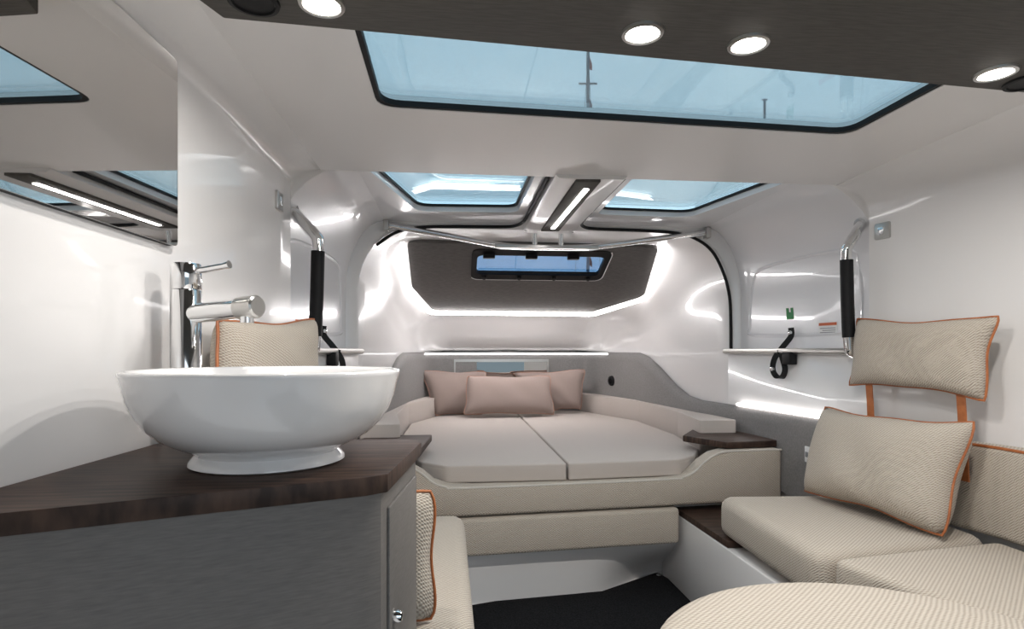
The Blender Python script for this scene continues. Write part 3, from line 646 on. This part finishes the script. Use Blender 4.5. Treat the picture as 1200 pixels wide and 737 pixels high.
# ------------------------------------------------------------------ right settee
ST = 0.46
for s in (1, -1):
    bx_ = thing('settee_base', 'white moulded settee base %s' % ('under the lumbar pillow seat' if s > 0 else 'behind the vanity cabinet'), 'seat base', (s * 0.7, 1.6, 0), 'settee bases')
    bm = bmesh.new()
    if s > 0: prism(bm, [(0.485, 1.10), (1.06, 0.60), (1.06, 1.38), (0.99, 1.6), (0.925, 1.84), (0.87, 2.40), (0.455, 2.42)], 0.0, 0.302, 0.004)
    else: prism(bm, [(-0.40, 1.10), (-0.938, 1.10), (-0.92, 1.82), (-0.86, 2.40), (-0.425, 2.20)], 0.0, 0.302, 0.004)
    obj('body', bm, GEL, bx_)
    bm = bmesh.new()
    if s > 0: prism(bm, [(0.472, 1.85), (0.92, 1.85), (0.875, 2.32), (0.455, 2.36)], 0.303, 0.326, 0.003)
    else: prism(bm, [(-0.42, 1.905), (-0.92, 1.905), (-0.875, 2.16), (-0.42, 2.16)], 0.303, 0.326, 0.003)
    tag(obj('step_board', bm, WOOD), 'dark wood step board between the berth and the seat %s' % ('with the lumbar pillow' if s > 0 else 'behind the vanity cabinet'), 'step', 'dark wood step boards')
seat1 = [(0.455, 1.34), (1.00, 1.42), (1.0, 1.6), (0.935, 1.80), (0.925, 1.91), (0.475, 1.94)]
t = thing('seat_cushion', 'beige woven seat cushion carrying the large lumbar pillow', 'cushion', (0.7, 1.6, 0.326), 'settee seat cushions')
bm = bmesh.new(); cushion(bm, seat1, 0.327, ST, 0.036, 0.055); obj('cover', bm, FAB, t)
seat2 = [(0.475, 1.325), (0.56, 1.05), (0.74, 0.80), (0.80, 0.58), (1.0, 0.58), (1.00, 1.405)]
t = thing('seat_cushion', 'beige woven seat cushion beside the round ottoman', 'cushion', (0.8, 1.1, 0.303), 'settee seat cushions')
bm = bmesh.new(); cushion(bm, seat2, 0.303, ST - 0.002, 0.026, 0.03); obj('cover', bm, FAB, t)
bm = bmesh.new(); cushion(bm, [(-0.935, 1.10), (-0.39, 1.10), (-0.40, 1.90), (-0.91, 1.88)], 0.303, 0.432, 0.04, 0.05)
t = thing('seat_cushion', 'beige woven seat cushion behind the vanity cabinet', 'cushion', (-0.65, 1.5, 0.303), 'settee seat cushions'); obj('cover', bm, FAB, t)
# backrest
br = thing('bolster_cushion', 'low beige woven back bolster with orange piping against the side wall', 'cushion', (1.04, 1.2, 0.47))
bm = bmesh.new(); prism(bm, [(1.0, 0.60), (1.075, 0.60), (1.075, 1.36), (1.012, 1.61), (0.955, 1.62), (1.0, 1.40)], 0.46, 0.706, 0.018, 3); obj('cover', bm, FAB, br)
bm = bmesh.new(); tube(bm, [(1.004, 0.60, 0.702), (1.004, 1.40, 0.702), (0.962, 1.61, 0.702)], 0.004, 6); obj('piping', bm, ORANGE, br)
# lumbar pillow
pillow('lumbar_pillow', 'large beige woven pillow with orange piping standing on the seat cushion', (0.770, 1.905, 0.468), (0.845, 1.40, 0.466), (0.865, 1.93, 0.765), (0.935, 1.395, 0.775), 0.17, FAB, ORANGE, sag=0.13)
# headrest pillow with straps
def headrest(name, label, tl, tr, bl, br_, s):
    r = pillow(name, label, bl, br_, tl, tr, 0.10, FAB, ORANGE, 'headrest pillows', sag=0.17)
    for f in (0.17, 0.83):
        a = Vector(bl).lerp(Vector(br_), f); bm = bmesh.new()
        out_ = Vector((s * 0.02, 0, 0)); z1 = a.z + 0.03; z0 = 0.60
        wv = (Vector(br_) - Vector(bl)).normalized() * 0.012
        A = [a + out_ * 0.6 - wv + Vector((0, 0, 0.03)), a + out_ * 0.6 + wv + Vector((0, 0, 0.03))]
        rr = []
        for zz, off in ((z1, 0.2), (a.z - 0.05, 0.5), (z0, 0.9)):
            c = Vector((a.x, a.y, zz)) + out_ * off
            rr.append([c - wv - out_ * 0.08, c + wv - out_ * 0.08, c + wv + out_ * 0.08, c - wv + out_ * 0.08])
        v_ = loft(bm, rr, True); bm.faces.new(v_[0]); bm.faces.new(v_[-1][::-1]); obj('leather_strap', bm, ORANGE, r)
    return r
headrest('headrest_pillow', 'beige woven headrest pillow on orange straps above the lumbar pillow', at_x(1002, 372, 0.905), at_x(1173, 368, 0.99), at_x(994, 452, 0.895), at_x(1158, 471, 0.965), 1)
headrest('headrest_pillow', 'beige woven headrest pillow against the side wall behind the faucet', at_x(252, 373, -0.895), at_x(369, 372, -0.80), at_x(246, 470, -0.88), at_x(366, 460, -0.80), -1)
pillow('seat_pillow', 'beige woven pillow with orange piping standing behind the vanity cabinet', (-0.93, 1.155, 0.435), (-0.468, 1.135, 0.435), (-0.93, 1.125, 0.70), (-0.468, 1.115, 0.695), 0.09, FAB, ORANGE, sag=0.05)

# ottoman
oc = CAM + Vector((CC * 0.552 + S * 0.775, CC * 0.775 - S * 0.552, 0)); OT = 0.523
ot = thing('round_ottoman', 'round beige woven ottoman beside the seat', 'ottoman', (oc.x, oc.y, 0))
bm = bmesh.new(); R = 0.365
lathe(bm, [(0, 0.36), (R - 0.03, 0.36), (R - 0.006, 0.368), (R, 0.39), (R, OT - 0.04), (R - 0.012, OT - 0.014), (R - 0.04, OT - 0.002), (R - 0.1, OT + 0.004), (0, OT + 0.008)], (oc.x, oc.y, 0), 72); obj('cushion', bm, FAB, ot, smooth=60)
bm = bmesh.new(); lathe(bm, [(R - 0.06, 0.008), (R - 0.06, 0.36), (0, 0.36)], (oc.x, oc.y, 0), 48); obj('drum', bm, GEL, ot)

# carpet
CPT = [(-0.40, 1.95), (-0.40, 2.17), (-0.28, 2.205), (0.15, 2.255), (0.435, 2.425), (0.475, 2.30), (0.475, 1.2), (0.3, 0.2), (0.3, -0.5), (-0.40, -0.5)]
cpt_ = thing('carpet', 'black fitted carpet on the white cabin sole', 'carpet', (0, 1, 0))
bm = bmesh.new(); prism(bm, rpoly(CPT, 0.015, 3), 0.0, 0.008, 0.002, 2); obj('pile', bm, CARPET, cpt_)
sp = at_z(783, 680, 0.008); bm = bmesh.new(); lathe(bm, [(0.010, 0.0), (0.010, 0.003), (0.005, 0.005), (0, 0.005)], (0.428, 2.385, 0.008), 16); obj('snap_button', bm, CHROME, cpt_)

# ------------------------------------------------------------------ grab handles, straps, wall plates, stickers
for s in (1, -1):
    where = 'above the lumbar pillow seat' if s > 0 else 'beside the faucet wall'
    W = hw(s, YA)
    pts = [(W + 0.01, 1.88, 1.40), (W - 0.035, 1.85, 1.355), (W - 0.075, 1.832, 1.312), (W - 0.082, 1.83, 1.285), (W - 0.078, 1.83, 1.10), (W - 0.072, 1.83, 0.985), (W - 0.06, 1.832, 0.955), (W + 0.005, 1.85, 0.925)]
    gh = thing('grab_handle', 'chrome grab handle with black grip sleeve on the door post %s' % where, 'handle', (s * W, 1.84, 0.92), 'door grab handles')
    bm = bmesh.new(); tube(bm, smooth_path([(s * x, y, z) for x, y, z in pts], 5), 0.0175, 14); obj('tube', bm, CHROME, gh)
    bm = bmesh.new(); tube(bm, [(s * (W - 0.0815), 1.83, 1.265), (s * (W - 0.078), 1.83, 1.12), (s * (W - 0.073), 1.83, 1.005)], 0.0205, 16); obj('grip_sleeve', bm, BLACK, gh)
    for (x, y, z) in (pts[0], pts[-1]):
        bm = bmesh.new(); lathe(bm, [(0.019, -0.012), (0.019, 0.0), (0.016, 0.006)], (s * (x - 0.012), y, z), 20, (-s, 0, 0)); obj('mount_flange', bm, CHROME, gh)
    # pull strap
    y0 = 2.26; X0 = hw(s, y0)
    ps = thing('pull_strap', 'black looped pull strap on the door sill %s' % where, 'strap', (s * X0, y0, 0.85), 'door pull straps')
    loop = [(0.035, 0.010, 1.055), (0.034, 0.008, 1.02), (0.0, 0.012, 0.975), (-0.028, 0.022, 0.93), (-0.034, 0.028, 0.885), (-0.026, 0.015, 0.855), (-0.016, -0.012, 0.853), (-0.010, -0.022, 0.885), (-0.014, -0.010, 0.93), (-0.02, 0.0, 0.965)]
    path = smooth_path([(s * (X0 + x), y0 + y, z) for x, y, z in loop], 5); rr = []
    for i, p in enumerate(path):
        tg = (path[min(i + 1, len(path) - 1)] - path[max(0, i - 1)]).normalized(); sd_ = Vector((0.85, -0.5 * s, 0)); sd_ = (sd_ - tg * sd_.dot(tg)).normalized(); nn = tg.cross(sd_)
        hw_ = 0.011
        rr.append([p + sd_ * hw_ + nn * 0.0025, p - sd_ * hw_ + nn * 0.0025, p - sd_ * hw_ - nn * 0.0025, p + sd_ * hw_ - nn * 0.0025])
    bm = bmesh.new(); v_ = loft(bm, rr, True); bm.faces.new(v_[0]); bm.faces.new(v_[-1][::-1]); obj('webbing', bm, BLACK, ps)
    for (x, y, z) in ((0.033, 0.008, 1.035), (-0.036, 0.02, 0.885)):
        bm = bmesh.new(); lathe(bm, [(0.009, -0.003), (0.009, 0.004), (0.004, 0.006), (0, 0.006)], (s * (X0 + x - 0.004), y0 + y, z), 14, (-s, -0.2, 0)); obj('rivet', bm, CHROME, ps)
    bm = bmesh.new(); xs = sorted((s * (X0 - 0.03), s * (X0 + 0.004))); box(bm, xs[0], xs[1], y0 - 0.085, y0 - 0.03, 0.905, 0.955, 0.004)
    lb = obj('door_latch', bm, BLACK, None); tag(lb, 'black latch block under the chrome sill %s' % where, 'latch', 'door latches')
    # wall plate with spring snap
    y1 = 1.50 if s < 0 else 1.60
    y1 = at_x(325, 235, -0.935).y if s < 0 else at_x(1044, 268, 1.0).y
    X1 = hw(s, y1); pz = 1.225 if s < 0 else at_x(1044, 268, X1).z
    if s < 0: pz = at_x(325, 235, -X1).z
    wpz = thing('wall_plate', 'small square chrome plate on the white wall %s' % where, 'plate', (s * X1, y1, pz), 'chrome wall plates')
    ang = 0 if s < 0 else math.atan2(0.06, 0.23)
    dvec = Vector((-math.sin(ang) * (1 if s > 0 else 0), math.cos(ang), 0)); nvec = Vector((-s * math.cos(ang), -math.sin(ang) * (1 if s > 0 else 0), 0)); c = Vector((s * X1, y1, pz))
    bm = bmesh.new(); prism(bm, rpoly([(-0.027, -0.027), (0.027, -0.027), (0.027, 0.027), (-0.027, 0.027)], 0.007, 4), -0.004, 0.007, 0.002, 2, f=lambda x, y, z: c + dvec * x + Vector((0, 0, y)) + nvec * z); obj('plate', bm, STEEL, wpz)
    bm = bmesh.new(); prism(bm, [(-0.014, 0.012), (0.014, 0.012), (0.006, -0.014), (-0.006, -0.014)], 0.006, 0.011, 0.002, 2, f=lambda x, y, z: c + dvec * x + Vector((0, 0, y)) + nvec * z); obj('catch', bm, CHROME, wpz)
    # stickers on the door liner
    def linerx(y): f = (y - YA) / (YB - YA); return hw(s, YA) * (1 - f) + hw(s, YB) * f + 0.07 - 0.02 * f
    gy, gz = 2.30, 1.115
    gs = thing('green_sticker', 'small green rescue sticker on the white door %s' % where, 'sticker', (s * linerx(gy), gy, gz), 'green door stickers')
    X2 = linerx(gy) - 0.001
    slope = (linerx(2.5) - linerx(2.0)) / 0.5
    sf = lambda yc, x: s * (linerx(yc) + slope * x)
    bm = bmesh.new(); prism(bm, [(-0.022, -0.024), (0.018, -0.024), (0.022, 0.024), (0.008, 0.024), (0.006, 0.006), (-0.006, 0.006), (-0.004, 0.024), (-0.018, 0.024)], 0.0, 0.002, 0, f=lambda x, y, z: (sf(gy, x) - s * (z + 0.0005), gy + x, gz + y)); obj('print', bm, GREEN, gs)
    ly, lz = 2.095, 1.045
    ws = thing('warning_label', 'white warning label with orange header on the door %s' % where, 'label', (s * linerx(ly), ly, lz), 'door warning labels')
    def quad(x0, x1, z0, z1, m, name, lift):
        bm = bmesh.new(); prism(bm, [(x0, z0), (x1, z0), (x1, z1), (x0, z1)], 0, 0.001, 0, f=lambda x, y, z: (sf(ly, x) - s * (z + lift), ly + x, lz + y)); obj(name, bm, m, ws)
    quad(-0.045, 0.045, -0.022, 0.024, WHITEP, 'sheet', 0.0005); quad(-0.044, 0.044, 0.012, 0.023, ORP, 'header_band', 0.0015)
    for i in range(3): quad(-0.038, 0.038 - 0.012 * (i % 2), -0.016 + 0.008 * i, -0.013 + 0.008 * i, GREYP, 'text_line', 0.0015)

# small power outlet on the grey ledge panel
po = thing('power_outlet', 'small white power outlet on the grey panel beside the seat', 'outlet', (0.90, 2.02, 0.55))
xo = hw(1, 2.10) - 0.022
bm = bmesh.new(); box(bm, xo - 0.006, xo + 0.002, 2.075, 2.105, 0.535, 0.595, 0.002); obj('plate', bm, WHITEP, po)
bm = bmesh.new(); box(bm, xo - 0.008, xo - 0.005, 2.082, 2.098, 0.555, 0.575, 0.001); obj('socket', bm, GREYP, po)

# ------------------------------------------------------------------ outside: masts of moored boats
def mast(px, ptop, dist, label, spread, flags):
    top = at_d(px, ptop, dist); t = thing('sailboat_mast', label, 'mast', (top.x, top.y, -1.0), 'masts outside')
    bm = bmesh.new(); tube(bm, [(top.x, top.y, -1.0), (top.x, top.y, top.z)], 0.055, 10); obj('pole', bm, MASTM, t)
    for py, hwid in spread:
        z = at_d(px, py, dist).z; bm = bmesh.new(); tube(bm, [(top.x - hwid * CC, top.y + hwid * S, z), (top.x + hwid * CC, top.y - hwid * S, z)], 0.035, 8); obj('spreader', bm, MASTM, t)
    for py, h in flags:
        c = at_d(px, py, dist); bm = bmesh.new()
        loft(bm, [[(c.x + 0.05 + 0.03 * i, c.y + 0.03 * math.sin(i * 1.5), c.z - i * 0.03), (c.x + 0.05 + 0.03 * i, c.y + 0.03 * math.sin(i * 1.5), c.z + h - i * h / 4)] for i in range(4)]); obj('flag', bm, RED, t)
    for sgn in (-1, 1):
        bm = bmesh.new(); tube(bm, [(top.x, top.y, top.z - 0.1), (top.x + sgn * 0.7 * CC, top.y - sgn * 0.7 * S, -1.0)], 0.008, 5); obj('stay', bm, MASTM, t)
mast(689, 58, 20, 'sailboat mast with spreader and red flags seen through the roof hatch', [(98, 0.32)], [(80, 0.5), (125, 0.3), (310, 0.4)])
mast(896, 116, 26, 'thin distant sailboat mast top seen through the roof hatch', [(117, 0.12)], [])
